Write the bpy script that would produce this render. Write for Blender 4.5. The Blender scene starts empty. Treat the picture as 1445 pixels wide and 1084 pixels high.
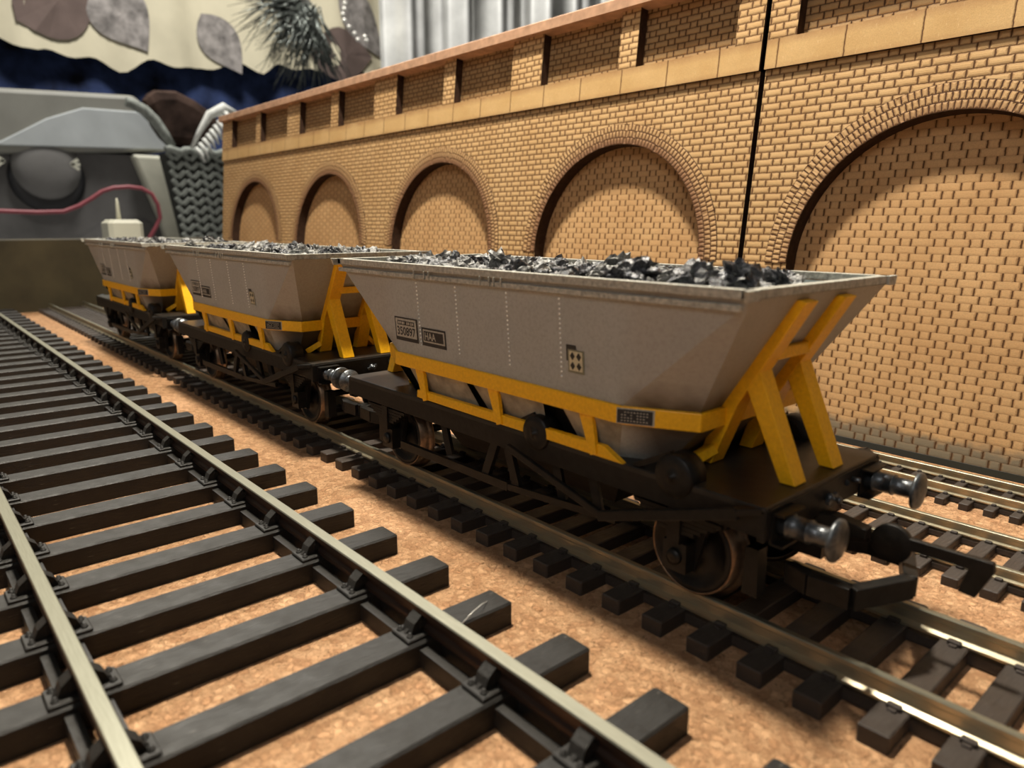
import bpy, bmesh, math, random
from mathutils import Vector, Matrix, noise
R = random.Random(7)
C = bpy.context.scene.collection
S = 0.001                      # all coordinates below are millimetres, cork surface at z = 0

# ------------------------------------------------------------------ camera, world, lights, exposure
sc = bpy.context.scene
YAW, PITCH, ROLL, FPX = 2.42008912, .219698171, -3.03328e-3, 1013.55582
cy, sy, cp, sp = math.cos(YAW), math.sin(YAW), math.cos(PITCH), math.sin(PITCH)
F = Vector((cy*cp, sy*cp, -sp)); Rt = Vector((sy, -cy, 0)); D = F.cross(Rt)
cr, sr = math.cos(ROLL), math.sin(ROLL)
rr = cr*Rt + sr*D; dd = -sr*Rt + cr*D
cam_d = bpy.data.cameras.new('camera'); cam = bpy.data.objects.new('camera', cam_d); C.objects.link(cam)
m = Matrix((rr, -dd, -F)).transposed().to_4x4(); m.translation = Vector((0, 0, 50.5*S)); cam.matrix_world = m
cam_d.sensor_width = 36; cam_d.lens = FPX/1445*36; cam_d.clip_start = .002; cam_d.clip_end = 50
cam_d.dof.use_dof = True; cam_d.dof.focus_distance = .138; cam_d.dof.aperture_fstop = 36
sc.camera = cam
sc.view_settings.view_transform = 'Standard'; sc.view_settings.look = 'None'
sc.view_settings.exposure = 0.27; sc.view_settings.gamma = 1
w = bpy.data.worlds.new('room_air'); sc.world = w; w.use_nodes = True
w.node_tree.nodes['Background'].inputs[0].default_value = (1, .95, .87, 1)
w.node_tree.nodes['Background'].inputs[1].default_value = .075
def area(name, loc, size, power, col, target=None, shape='DISK', sy_=None):
    l = bpy.data.lights.new(name, 'AREA'); l.shape = shape; l.size = size*S; l.energy = power; l.color = col
    if sy_: l.size_y = sy_*S
    o = bpy.data.objects.new(name, l); C.objects.link(o); o.location = Vector(loc)*S
    t = Vector(target if target else (loc[0], loc[1], 0))
    o.rotation_euler = (t-Vector(loc)).to_track_quat('-Z', 'Y').to_euler()
    return o
area('workbench_lamp', (-150, 78, 440), 36, 3.25, (1, .91, .75))
area('ceiling_lamp', (-1250, 500, 1700), 400, 34, (1, .97, .90), (-1700, 600, 0))
area('camera_side_fill', (350, -900, 900), 500, 2.3, (1, .97, .93), (-100, 100, 0))  # added fill light from the camera side, brightens the wagon flanks

# ------------------------------------------------------------------ object helpers
def link(o, parent=None):
    C.objects.link(o)
    if parent: o.parent = parent
    return o
def tag(o, label=None, cat=None, group=None, kind=None):
    if label: o['label'] = label
    if cat: o['category'] = cat
    if group: o['group'] = group
    if kind: o['kind'] = kind
    return o
def empty(name, loc=(0, 0, 0), rot=(0, 0, 0), parent=None):
    o = bpy.data.objects.new(name, None); o.empty_display_size = .01
    o.location = Vector(loc)*S; o.rotation_euler = rot
    return link(o, parent)
def dup(o, parent=None):
    c = o.copy(); C.objects.link(c)
    if parent: c.parent = parent
    for ch in list(o.children): dup(ch, c)
    return c
class MB:
    def __init__(s): s.v = []; s.f = []; s.m = []; s.uv = []; s.sm = []
    def face(s, idx, mi=0, uv=None, smooth=False): s.f.append(tuple(idx)); s.m.append(mi); s.uv.append(uv); s.sm.append(smooth)
    def poly(s, pts, mi=0, uv=None, smooth=False):
        b = len(s.v); s.v += [tuple(p) for p in pts]; s.face(range(b, b+len(pts)), mi, uv, smooth)
    def hexa(s, p, mi=0):          # 8 points: bottom ring 0-3 ccw, top ring 4-7
        b = len(s.v); s.v += [tuple(q) for q in p]
        for q in ((3, 2, 1, 0), (4, 5, 6, 7), (0, 1, 5, 4), (1, 2, 6, 5), (2, 3, 7, 6), (3, 0, 4, 7)): s.face([b+i for i in q], mi)
    def box(s, x0, x1, y0, y1, z0, z1, mi=0, bev=0):
        if bev:
            b = bev; r0 = [(x0+b, y0+b), (x1-b, y0+b), (x1-b, y1-b), (x0+b, y1-b)]; r1 = [(x0, y0), (x1, y0), (x1, y1), (x0, y1)]
            # rounded top edges, chamfered vertical edges
            o8 = [(x0+b, y0), (x1-b, y0), (x1, y0+b), (x1, y1-b), (x1-b, y1), (x0+b, y1), (x0, y1-b), (x0, y0+b)]
            i8 = [(x0+2*b, y0+b), (x1-2*b, y0+b), (x1-b, y0+2*b), (x1-b, y1-2*b), (x1-2*b, y1-b), (x0+2*b, y1-b), (x0+b, y1-2*b), (x0+b, y0+2*b)]
            n = len(s.v); s.v += [(x, y, z0) for x, y in o8]+[(x, y, z1-b) for x, y in o8]+[(x, y, z1) for x, y in i8]
            s.face([n+7-i for i in range(8)], mi); s.face([n+16+i for i in range(8)], mi)
            for k in range(2):
                for i in range(8):
                    j = (i+1) % 8; s.face([n+8*k+i, n+8*k+j, n+8*k+8+j, n+8*k+8+i], mi)
            return
        s.hexa([(x0, y0, z0), (x1, y0, z0), (x1, y1, z0), (x0, y1, z0), (x0, y0, z1), (x1, y0, z1), (x1, y1, z1), (x0, y1, z1)], mi)
    def prism(s, pts, axis, a, b, mi=0):   # extrude a 2-D outline (ccw) along axis from a to b
        def P(p, t): return (t, p[0], p[1]) if axis == 'x' else (p[0], t, p[1]) if axis == 'y' else (p[0], p[1], t)
        n = len(pts); k = len(s.v); s.v += [P(p, a) for p in pts]+[P(p, b) for p in pts]
        s.face([k+i for i in range(n)][::-1], mi); s.face([k+n+i for i in range(n)], mi)
        for i in range(n):
            j = (i+1) % n; s.face([k+i, k+j, k+n+j, k+n+i], mi)
    def bar(s, p, q, w, h, up=(0, 0, 1), mi=0):  # rectangular bar p->q, w across, h along up
        p = Vector(p); q = Vector(q); d = (q-p).normalized(); sd = d.cross(Vector(up)).normalized(); u = sd.cross(d)
        a = sd*w/2; b = u*h/2
        s.hexa([p-a-b, p+a-b, q+a-b, q-a-b, p-a+b, p+a+b, q+a+b, q-a+b], mi)
    def lathe(s, prof, o, ax, n=20, mi=0, smooth=True):   # prof: (radius, distance along ax)
        o = Vector(o); ax = Vector(ax).normalized(); u = ax.orthogonal().normalized(); v = ax.cross(u); k = len(s.v)
        for r, t in prof:
            for i in range(n):
                a = 2*math.pi*i/n; s.v.append(tuple(o+ax*t+(u*math.cos(a)+v*math.sin(a))*r))
        for j in range(len(prof)-1):
            for i in range(n):
                i2 = (i+1) % n; s.face([k+j*n+i, k+j*n+i2, k+(j+1)*n+i2, k+(j+1)*n+i], mi, None, smooth)
        s.face([k+i for i in range(n)][::-1], mi); s.face([k+(len(prof)-1)*n+i for i in range(n)], mi)
    def ring(s, prof, o, ax, n=48, mi=0):
        o = Vector(o); ax = Vector(ax).normalized(); u = ax.orthogonal().normalized(); v = ax.cross(u); k = len(s.v); m_ = len(prof)
        for r, t in prof:
            for i in range(n):
                a = 2*math.pi*i/n; s.v.append(tuple(o+ax*t+(u*math.cos(a)+v*math.sin(a))*r))
        for j in range(m_):
            j2 = (j+1) % m_
            for i in range(n):
                i2 = (i+1) % n; s.face([k+j*n+i, k+j*n+i2, k+j2*n+i2, k+j2*n+i], mi, None, True)
    def tube(s, pts, r, n=8, mi=0):
        pts = [Vector(p) for p in pts]; k = len(s.v); u = None
        for i, p in enumerate(pts):
            d = (pts[min(i+1, len(pts)-1)]-pts[max(i-1, 0)]).normalized()
            u = d.orthogonal().normalized() if u is None else (u-d*u.dot(d)).normalized()
            v = d.cross(u); rr_ = r[i] if isinstance(r, (list, tuple)) else r
            for j in range(n):
                a = 2*math.pi*j/n; s.v.append(tuple(p+(u*math.cos(a)+v*math.sin(a))*rr_))
        for i in range(len(pts)-1):
            for j in range(n):
                j2 = (j+1) % n; s.face([k+i*n+j, k+i*n+j2, k+(i+1)*n+j2, k+(i+1)*n+j], mi, None, True)
        s.face([k+j for j in range(n)][::-1], mi); s.face([k+(len(pts)-1)*n+j for j in range(n)], mi)
    def ball(s, c, r, mi=0, n=8, sc_=(1, 1, 1)):
        k = len(s.v); h = n//2
        for i in range(1, h):
            t = math.pi*i/h
            for j in range(n):
                a = 2*math.pi*j/n; s.v.append((c[0]+r*sc_[0]*math.sin(t)*math.cos(a), c[1]+r*sc_[1]*math.sin(t)*math.sin(a), c[2]+r*sc_[2]*math.cos(t)))
        t0 = len(s.v); s.v += [(c[0], c[1], c[2]+r*sc_[2]), (c[0], c[1], c[2]-r*sc_[2])]
        for j in range(n):
            j2 = (j+1) % n; s.face([t0, k+j, k+j2], mi, None, True); s.face([t0+1, k+(h-2)*n+j2, k+(h-2)*n+j], mi, None, True)
            for i in range(h-2): s.face([k+i*n+j, k+(i+1)*n+j, k+(i+1)*n+j2, k+i*n+j2], mi, None, True)
    def build(s, name, mats, parent=None, bevel=0, off=(0, 0, 0), recalc=True):
        me = bpy.data.meshes.new(name); me.from_pydata([(x*S, y*S, z*S) for x, y, z in s.v], [], s.f)
        for i, p in enumerate(me.polygons): p.material_index = s.m[i]; p.use_smooth = s.sm[i]
        if any(u is not None for u in s.uv):
            ul = me.uv_layers.new(name='UVMap')
            for i, p in enumerate(me.polygons):
                if s.uv[i]:
                    for li, uvc in zip(p.loop_indices, s.uv[i]): ul.data[li].uv = uvc
        if recalc:
            b = bmesh.new(); b.from_mesh(me); bmesh.ops.recalc_face_normals(b, faces=b.faces); b.to_mesh(me); b.free()
        for mt in (mats if isinstance(mats, (list, tuple)) else [mats]): me.materials.append(mt)
        o = bpy.data.objects.new(name, me); o.location = Vector(off)*S; link(o, parent)
        if bevel:
            md = o.modifiers.new('soft_edges', 'BEVEL'); md.width = bevel*S; md.segments = 2; md.limit_method = 'ANGLE'; md.angle_limit = .6
        return o

# ------------------------------------------------------------------ materials
def srgb(r, g, b):
    return tuple(((c/255)/12.92 if c/255 < .04045 else ((c/255+.055)/1.055)**2.4) for c in (r, g, b))+(1,)
class NT:
    def __init__(s, name):
        s.mat = bpy.data.materials.new(name); s.mat.use_nodes = True; s.t = s.mat.node_tree; s.n = s.t.nodes
        s.bsdf = s.n['Principled BSDF']; s.l = s.t.links
    def val(s, sock, v):
        if isinstance(v, bpy.types.NodeSocket): s.l.new(v, sock)
        else: sock.default_value = v
    def math(s, op, a, b=0.0, c=0.0, clamp=False):
        n = s.n.new('ShaderNodeMath'); n.operation = op; n.use_clamp = clamp
        s.val(n.inputs[0], a); s.val(n.inputs[1], b); s.val(n.inputs[2], c); return n.outputs[0]
    def obj(s): return s.n.new('ShaderNodeTexCoord').outputs['Object']
    def uv(s): return s.n.new('ShaderNodeTexCoord').outputs['UV']
    def mapping(s, vec, scale, rot=(0, 0, 0)):
        n = s.n.new('ShaderNodeMapping'); s.l.new(vec, n.inputs[0]); n.inputs['Scale'].default_value = scale; n.inputs['Rotation'].default_value = rot; return n.outputs[0]
    def noise(s, vec, size, detail=4, rough=.55, out=0, dist=0):   # size in mm
        n = s.n.new('ShaderNodeTexNoise'); s.l.new(vec, n.inputs['Vector']); n.inputs['Scale'].default_value = 1/(size*S)
        n.inputs['Detail'].default_value = detail; n.inputs['Roughness'].default_value = rough; n.inputs['Distortion'].default_value = dist; return n.outputs[out]
    def voro(s, vec, size, feat='F1', out='Distance', rnd=1):
        n = s.n.new('ShaderNodeTexVoronoi'); n.feature = feat; s.l.new(vec, n.inputs['Vector']); n.inputs['Scale'].default_value = 1/(size*S)
        n.inputs['Randomness'].default_value = rnd; return n.outputs[out]
    def ramp(s, fac, stops):
        n = s.n.new('ShaderNodeValToRGB'); s.l.new(fac, n.inputs[0]); e = n.color_ramp.elements
        while len(e) < len(stops): e.new(.5)
        for i, (p, c) in enumerate(stops): e[i].position = p; e[i].color = c if len(c) == 4 else tuple(c)+(1,)
        return n.outputs[0]
    def mix(s, fac, a, b, mode='MIX'):
        n = s.n.new('ShaderNodeMix'); n.data_type = 'RGBA'; n.blend_type = mode
        s.val(n.inputs[0], fac); s.val(n.inputs[6], a); s.val(n.inputs[7], b); return n.outputs[2]
    def bump(s, h, dist, strength=1, prev=None):
        n = s.n.new('ShaderNodeBump'); s.l.new(h, n.inputs['Height']); n.inputs['Distance'].default_value = dist*S; n.inputs['Strength'].default_value = strength
        if prev: s.l.new(prev, n.inputs['Normal'])
        return n.outputs[0]
    def fin(s, col=None, rough=None, nor=None, metal=None, spec=None):
        b = s.bsdf.inputs
        if col is not None: s.val(b['Base Color'], col)
        if rough is not None: s.val(b['Roughness'], rough)
        if nor is not None: s.l.new(nor, b['Normal'])
        if metal is not None: s.val(b['Metallic'], metal)
        if spec is not None: s.val(b['Specular IOR Level'], spec)
        return s.mat
G = lambda v: (v, v, v, 1)
def plain(name, col, rough=.6, metal=0, mott=.12, size=2., bump=.03, spec=.5):
    t = NT(name); o = t.obj(); nz = t.noise(o, size, 5)
    c2 = tuple(max(0, c*(1-2*mott)) for c in col[:3])+(1,); c3 = tuple(min(1, c*(1+2*mott)) for c in col[:3])+(1,)
    c = t.ramp(nz, [(.3, c2), (.7, c3)])
    return t.fin(c, rough, t.bump(nz, bump) if bump else None, metal, spec)

def cork_mat():
    t = NT('cork'); o = t.obj()
    flat = t.mapping(o, (1, 1, .5))
    wob = t.noise(flat, .9, 4, .7, 1)
    m1 = t.mix(.0016, flat, wob, 'ADD')
    g = t.voro(m1, 1.1, 'F1', 'Color'); sep = t.n.new('ShaderNodeSeparateColor'); t.l.new(g, sep.inputs[0])
    edge = t.voro(m1, 1.1, 'DISTANCE_TO_EDGE')
    base = t.ramp(sep.outputs[0], [(0, (.52, .275, .14, 1)), (.45, (.68, .385, .205, 1)), (1, (.82, .50, .28, 1))])
    n1 = t.noise(flat, .55, 5, .7); n2 = t.noise(flat, 1.3, 4, .65)
    dark = t.ramp(n1, [(.33, G(1)), (.40, G(0))]); spots = t.ramp(n2, [(.35, G(1)), (.39, G(0))])
    e = t.ramp(edge, [(0, G(.22)), (.05, G(0))])
    c = t.mix(e, base, (.20, .10, .045, 1)); c = t.mix(t.math('MULTIPLY', dark, .75), c, (.13, .065, .03, 1)); c = t.mix(t.math('MULTIPLY', spots, .65), c, (.17, .08, .035, 1))
    big = t.noise(flat, 18, 3); c = t.mix(t.math('MULTIPLY', big, .35), c, (.66, .34, .15, 1))
    h = t.math('ADD', t.math('MULTIPLY', n2, 1.0), t.math('MULTIPLY', t.math('MINIMUM', edge, .25), 1.8))
    nb = t.bump(h, .9); nb = t.bump(n1, .5, 1, nb)
    return t.fin(c, .85, nb, 0, .25)

def brick_mat(name, rh, P, p2, shift, jw, hs, vs, c_hi, c_lo, joint, grime=False, jitter=.09, scorch=0):
    t = NT(name); uv = t.uv(); sep = t.n.new('ShaderNodeSeparateXYZ')
    o = t.obj(); nz = t.noise(o, .8, 4); nzb = t.noise(o, 14, 4); nf = t.noise(o, .22, 4, .7)
    t.l.new(uv, sep.inputs[0]); wob = t.math('MULTIPLY', t.math('SUBTRACT', nz, .5), jitter*4)
    u = t.math('ADD', sep.outputs[0], wob); v = t.math('ADD', sep.outputs[1], wob)
    row = t.math('FLOOR', t.math('DIVIDE', v, rh)); fr = t.math('MULTIPLY', t.math('FRACT', t.math('DIVIDE', v, rh)), rh)
    uu = t.math('ADD', u, t.math('MULTIPLY', t.math('FLOORED_MODULO', row, 2.0), shift))
    p = t.math('MULTIPLY', t.math('FRACT', t.math('DIVIDE', uu, P)), P)
    dv = t.math('MINIMUM', p, t.math('SUBTRACT', P, p))
    if p2: dv = t.math('MINIMUM', dv, t.math('ABSOLUTE', t.math('SUBTRACT', p, p2)))
    dh = t.math('MINIMUM', fr, t.math('SUBTRACT', rh, fr))
    def mask(d, wd):
        n = t.n.new('ShaderNodeMapRange'); n.interpolation_type = 'SMOOTHSTEP'; t.l.new(d, n.inputs[0])
        n.inputs[1].default_value = wd*.35; n.inputs[2].default_value = wd; n.inputs[3].default_value = 1; n.inputs[4].default_value = 0; return n.outputs[0]
    mv = t.math('MULTIPLY', mask(dv, jw), vs); mh = t.math('MULTIPLY', mask(dh, jw), hs)
    mk = t.math('MAXIMUM', mv, mh)
    base = t.mix(t.ramp(nzb, [(.3, G(0)), (.7, G(1))]), c_lo, c_hi)
    base = t.mix(t.math('MULTIPLY', t.ramp(nf, [(.35, G(1)), (.6, G(0))]), .35), base, tuple(c*.6 for c in c_lo[:3])+(1,))
    # every brick a touch different
    wn = t.n.new('ShaderNodeTexWhiteNoise'); wn.noise_dimensions = '2D'; cmb = t.n.new('ShaderNodeCombineXYZ')
    t.l.new(t.math('FLOOR', t.math('DIVIDE', uu, P)), cmb.inputs[0]); t.l.new(row, cmb.inputs[1]); t.l.new(cmb.outputs[0], wn.inputs[0])
    base = t.mix(t.math('MULTIPLY', wn.outputs[0], .22), base, c_lo)
    if grime:   # grey-green glue smear along the foot of the wall
        gm = t.math('SUBTRACT', t.math('ADD', 5.2, t.math('MULTIPLY', t.math('SUBTRACT', t.noise(o, 9, 4), .5), 9)), sep.outputs[1])
        gm = t.math('MULTIPLY', gm, .5, clamp=True); base = t.mix(t.math('MULTIPLY', gm, .85), base, (.19, .17, .125, 1))
    if name == 'laser_cut_stone_band':   # scorched top and bottom edges, pale scratches in the card
        vv = sep.outputs[1]; ed = t.math('MAXIMUM', t.math('MULTIPLY', t.math('SUBTRACT', vv, 94.0), .4, clamp=True), t.math('MULTIPLY', t.math('SUBTRACT', 90.6, vv), .4, clamp=True))
        base = t.mix(t.math('MULTIPLY', t.math('MULTIPLY', ed, t.noise(o, 6, 4)), 1.1), base, (.26, .115, .05, 1))
        scr = t.ramp(t.noise(t.mapping(o, (1, 1, .3), (0, .7, 0)), .5, 3, .6), [(.62, G(0)), (.72, G(1))]); base = t.mix(t.math('MULTIPLY', scr, .45), base, (.82, .63, .38, 1))
    if scorch:  # laser scorch along the arch edge
        e_ = t.math('MULTIPLY', t.math('SUBTRACT', 1.6+2.6*scorch, sep.outputs[1]), .5-.2*scorch, clamp=True); base = t.mix(t.math('MULTIPLY', e_, .45+.4*scorch), base, (.20, .095, .055, 1))
    halo = t.math('MAXIMUM', t.math('MULTIPLY', mask(dv, jw*2.6), vs), t.math('MULTIPLY', mask(dh, jw*2.6), hs))
    base = t.mix(t.math('MULTIPLY', halo, .42), base, (.26, .12, .045, 1))
    c = t.mix(mk, base, joint)
    h = t.math('ADD', t.math('SUBTRACT', 1.0, t.math('ADD', t.math('MULTIPLY', mk, .6), t.math('MULTIPLY', halo, .4))), t.math('MULTIPLY', nf, .16))
    return t.fin(c, .72, t.bump(h, .2), 0, .3)

card_hi = (.70, .47, .235, 1); card_lo = (.58, .365, .165, 1); burn = (.11, .05, .018, 1)
M = {}
M['cork'] = cork_mat()
M['brick'] = brick_mat('laser_cut_brick', 1.72, 7.1, 2.3, 3.55, .25, .62, 1.0, card_hi, card_lo, burn)
M['panel'] = brick_mat('shaded_parapet_brick', 1.72, 7.1, 2.3, 3.55, .25, .7, 1.0, (.50, .34, .17, 1), (.36, .235, .11, 1), (.06, .028, .012, 1))  # brick darkened by laser etching, with the coping's shade put into the colour
M['infill'] = brick_mat('laser_cut_infill_brick', 1.72, 7.1, 2.3, 3.55, .22, .16, 1.0, (.68, .43, .21, 1), (.57, .34, .155, 1), burn, True)
M['ring'] = brick_mat('laser_cut_arch_ring', 1.95, 1.32, 0, .66, .2, .85, 1, card_hi, (.55, .34, .16, 1), (.08, .035, .016, 1), scorch=.3)
M['ring_burnt'] = brick_mat('scorched_arch_ring', 1.95, 1.32, 0, .66, .2, .85, 1, card_hi, (.55, .34, .16, 1), (.08, .035, .016, 1), scorch=1)
M['band'] = brick_mat('laser_cut_stone_band', 60, 16.9, 0, 0, .14, 0, 1, (.70, .48, .23, 1), (.57, .36, .15, 1), burn)
M['coping'] = plain('scorched_card_coping', (.47, .285, .185, 1), .7, 0, .12, 4, .05, .3)
M['scorch'] = plain('scorched_card_edge', (.035, .018, .011, 1), .8, 0, .2, 1.5, .05, .2)
def sleeper_mat(name, col, st):
    t = NT(name); o = t.obj(); g = t.mapping(o, (1, .12, 1)); n = t.noise(g, .35, 5, .7); n2 = t.noise(o, 3, 3)
    c = t.mix(n, tuple(c*.7 for c in col[:3])+(1,), tuple(min(1, c*1.5) for c in col[:3])+(1,))
    sc1 = t.ramp(t.noise(t.mapping(o, (1, .07, 1)), .16, 2, .5), [(.70, G(0)), (.78, G(1))])
    c = t.mix(t.math('MULTIPLY', sc1, st), c, (.30, .27, .22, 1))
    return t.fin(c, t.ramp(n2, [(.3, G(.42)), (.7, G(.62))]), t.bump(n, .12), 0, .38)
M['sleeper'] = sleeper_mat('moulded_black_brown_plastic', (.013, .0115, .010, 1), .55)
M['sleeper2'] = sleeper_mat('moulded_brown_plastic', (.040, .031, .026, 1), .25)
def rail_mat(name, c1, c2, rough):
    t = NT(name); o = t.obj(); n = t.noise(t.mapping(o, (.08, 1, 1)), .25, 4, .6)
    return t.fin(t.mix(n, c1, c2), rough, t.bump(n, .02), .85, .5)
M['rail_head'] = rail_mat('worn_rail_top', (.24, .235, .18, 1), (.34, .33, .26, 1), .42)
M['rail_web'] = rail_mat('weathered_rail_side', (.055, .035, .028, 1), (.085, .055, .042, 1), .5)
M['nickel'] = rail_mat('nickel_silver_rail', (.42, .38, .27, 1), (.62, .56, .42, 1), .32)
def body_mat():
    t = NT('weathered_grey_hopper_paint'); o = t.obj(); sep = t.n.new('ShaderNodeSeparateXYZ'); t.l.new(o, sep.inputs[0])
    n = t.noise(o, .5, 5, .7); nb = t.noise(o, 7, 4); c = t.mix(nb, (.36, .365, .345, 1), (.44, .44, .41, 1))
    c = t.mix(t.math('MULTIPLY', t.ramp(n, [(.3, G(1)), (.55, G(0))]), .3), c, (.16, .14, .11, 1))
    # brown road dirt gathered just above the yellow belt, on the sloping corner facets and ends
    d = t.math('SUBTRACT', t.math('ADD', 32.2, t.math('MULTIPLY', t.math('SUBTRACT', t.noise(o, 4, 4), .5), 5)), t.math('MULTIPLY', sep.outputs[2], 1000))
    x = t.math('MULTIPLY', t.math('SUBTRACT', t.math('ABSOLUTE', sep.outputs[0]), .0245), 250, clamp=True)
    x2 = t.math('MULTIPLY', x, .22); c = t.mix(x2, c, (.32, .245, .175, 1))  # facets and ends tinted browner all over
    d = t.math('MULTIPLY', t.math('MULTIPLY', d, .28, clamp=True), x); c = t.mix(t.math('MULTIPLY', d, .8), c, (.06, .036, .018, 1))
    return t.fin(c, .5, t.bump(n, .03), 0, .4)
M['body'] = body_mat()
M['rim'] = plain('chipped_pale_grey_rim', (.40, .39, .34, 1), .45, 0, .2, .6, .08)
M['inside'] = plain('blue_grey_hopper_lining', (.16, .19, .19, 1), .5, 0, .2, 3, .03)
M['chute'] = plain('dusty_pale_grey_chute', (.33, .29, .22, 1), .55, 0, .22, 3, .03)
M['yellow'] = plain('yellow_paint', (.95, .47, .006, 1), .42, 0, .06, .5, .03)
M['black'] = plain('satin_black_plastic', (.008, .007, .006, 1), .46, 0, .3, 1.2, .05, .35)
M['deck'] = plain('dusty_black_deck', (.018, .015, .012, 1), .38, 0, .3, 3, .04, .5)
M['steel'] = plain('dark_metal_buffer', (.13, .14, .15, 1), .34, .75, .2, .6, .06)
M['tread'] = plain('brassy_wheel_tread', (.26, .18, .12, 1), .38, .8, .15, 1, .02)
M['rivet'] = plain('bare_rivet_head', (.95, .93, .86, 1), .4, 0, .05, .3, 0)
M['plate_black'] = plain('black_lettering_panel', (.018, .018, .02, 1), .5, 0, .1, .5, 0)
M['plate_grey'] = plain('pale_lettering', (.42, .40, .34, 1), .5, 0, .1, .5, 0)
M['cream'] = plain('cream_label', (.62, .56, .38, 1), .5, 0, .05, .5, 0)
def coal_mat(name, a, b, rough):
    t = NT(name); o = t.obj(); n = t.noise(o, .5, 5, .75); v = t.voro(o, .7, 'F1')
    c = t.mix(t.ramp(n, [(.42, G(0)), (.68, G(1))]), a, b)
    return t.fin(c, rough, t.bump(t.math('ADD', n, v), .25), 0, .75)
M['coal'] = coal_mat('glossy_black_coal', (.012, .012, .015, 1), (.09, .09, .10, 1), .26)
M['coal_dust'] = coal_mat('dusty_grey_coal', (.09, .09, .09, 1), (.42, .41, .38, 1), .42)

# ------------------------------------------------------------------ cork baseboard
b = MB(); b.box(-491, 130, -260, 166.5, -3, 0)
tag(b.build('cork_sheet', M['cork']), 'tan cork sheet laid under all the model tracks in front of the brick wall', 'cork sheet')
M['ply'] = plain('dark_olive_board', (.040, .032, .016, 1), .6, 0, .15, 20, .05, .3)
M['table'] = plain('grey_tabletop', (.20, .20, .20, 1), .5, 0, .1, 60, .05)
b = MB(); b.box(-491, 130, -260, 182, -12, -3)
tag(b.build('plywood_base', M['ply']), 'dark plywood board under the cork sheet', 'board')
b = MB(); b.box(-497, -491, -200, 168, -12, 41.3, bev=.8)
tag(b.build('end_board', M['ply']), 'dark olive upright board closing the far end of the tracks', 'board')

# ------------------------------------------------------------------ tracks
def rail_prof(kind):
    if kind == 'bull': return [(-.55, 0), (.55, 0), (.62, .25), (.62, .75), (.22, 1.05), (.22, 2.0), (.86, 2.25), (.86, 2.95), (.74, 3.1), (-.74, 3.1), (-.86, 2.95), (-.86, 2.25), (-.22, 2.0), (-.22, 1.05), (-.62, .75), (-.62, .25)]
    h, f, hd = kind
    return [(-f, 0), (f, 0), (f, .12*h), (.15*f+.1, .24*h), (.15*f+.08, .64*h), (hd, .74*h), (hd, .95*h), (hd*.8, h), (-hd*.8, h), (-hd, .95*h), (-hd, .74*h), (-.15*f-.08, .64*h), (-.15*f-.1, .24*h), (-f, .12*h)]
def track(name, label, group_y, half_gauge, kind, z_top, x0, x1, pitch, phase, sl, maker, mats, web, cap=100):
    root = tag(empty(name, (0, group_y, 0)), label, 'model railway track')
    prof = rail_prof(kind); h = max(p[1] for p in prof)
    for s in (-1, 1):
        b = MB(); pts = [(p[0]+s*half_gauge, p[1]+z_top-h) for p in prof]; b.prism(pts, 'x', x0, x1)
        n = len(pts)
        top = [i for i in range(len(b.f)) if sum(b.v[j][2] for j in b.f[i])/len(b.f[i]) > z_top-h*.03-.05]
        for i in top: b.m[i] = 1
        b.build('rail', mats, root)
        b = MB()
        for dx in web: b.box(x0, x1, s*half_gauge+dx[0], s*half_gauge+dx[1], dx[2], dx[3])
        if web: b.build('tie_strip', M['sleeper'] if kind == 'bull' else M['sleeper2'], root)
    xs = []; x = phase
    while x > x0+sl: xs.append(x); x -= pitch
    x = phase+pitch
    while x < x1: xs.insert(0, x); x += pitch
    first = None
    for x in xs[:cap]:
        if first is None: first = maker(root); first.location.x = x*S
        else:
            c = dup(first, root); c.location.x = x*S
    if len(xs) > cap:
        b = MB()
        for x in xs[cap:]:
            me = first.data; k = len(b.v); b.v += [(v.co.x*1000+x, v.co.y*1000, v.co.z*1000) for v in me.vertices]
            for p in me.polygons: b.face([k+i for i in p.vertices])
        tag(b.build('sleeper', M['sleeper2'], root), kind='stuff')
    return root

def o_sleeper(root):
    b = MB(); b.box(-4.5, 0, -28.8, 28.8, 0, 3.2, bev=.25); sl = b.build('sleeper', M['sleeper'], root)
    for s in (-1, 1):
        c = s*16.6; b = MB()
        b.box(-4.1, -.4, c-3.4, c+3.4, 3.2, 3.66, bev=.12)
        for q in (-1, 1):   # jaw leaning against the rail web, with its key
            y0 = c+q*.8; y1 = c+q*1.9
            b.prism([(y0, 3.6), (y1+q*.6, 3.6), (y1+q*.05, 4.9), (y0+q*.1, 5.75)][::q], 'x', -3.1, -1.3)
            b.prism([(c+q*.35, 4.2), (c+q*1.25, 4.1), (c+q*1.15, 5.1), (c+q*.35, 5.2)][::q], 'x', -3.3, -1.2)
            b.prism([(y1-.05*q, 3.6), (y1+q*.95, 3.6), (y1-.05*q, 4.5)][::q], 'x', -2.5, -2.0)
            for xx in (-3.3, -1.2):
                b.lathe([(.42, 0), (.42, .18), (.24, .2), (.24, .5), (.1, .55)], (xx, c+q*2.65, 3.62), (0, 0, 1), 8)
        b.build('rail_chair', M['sleeper'], sl)
    return sl
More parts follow.
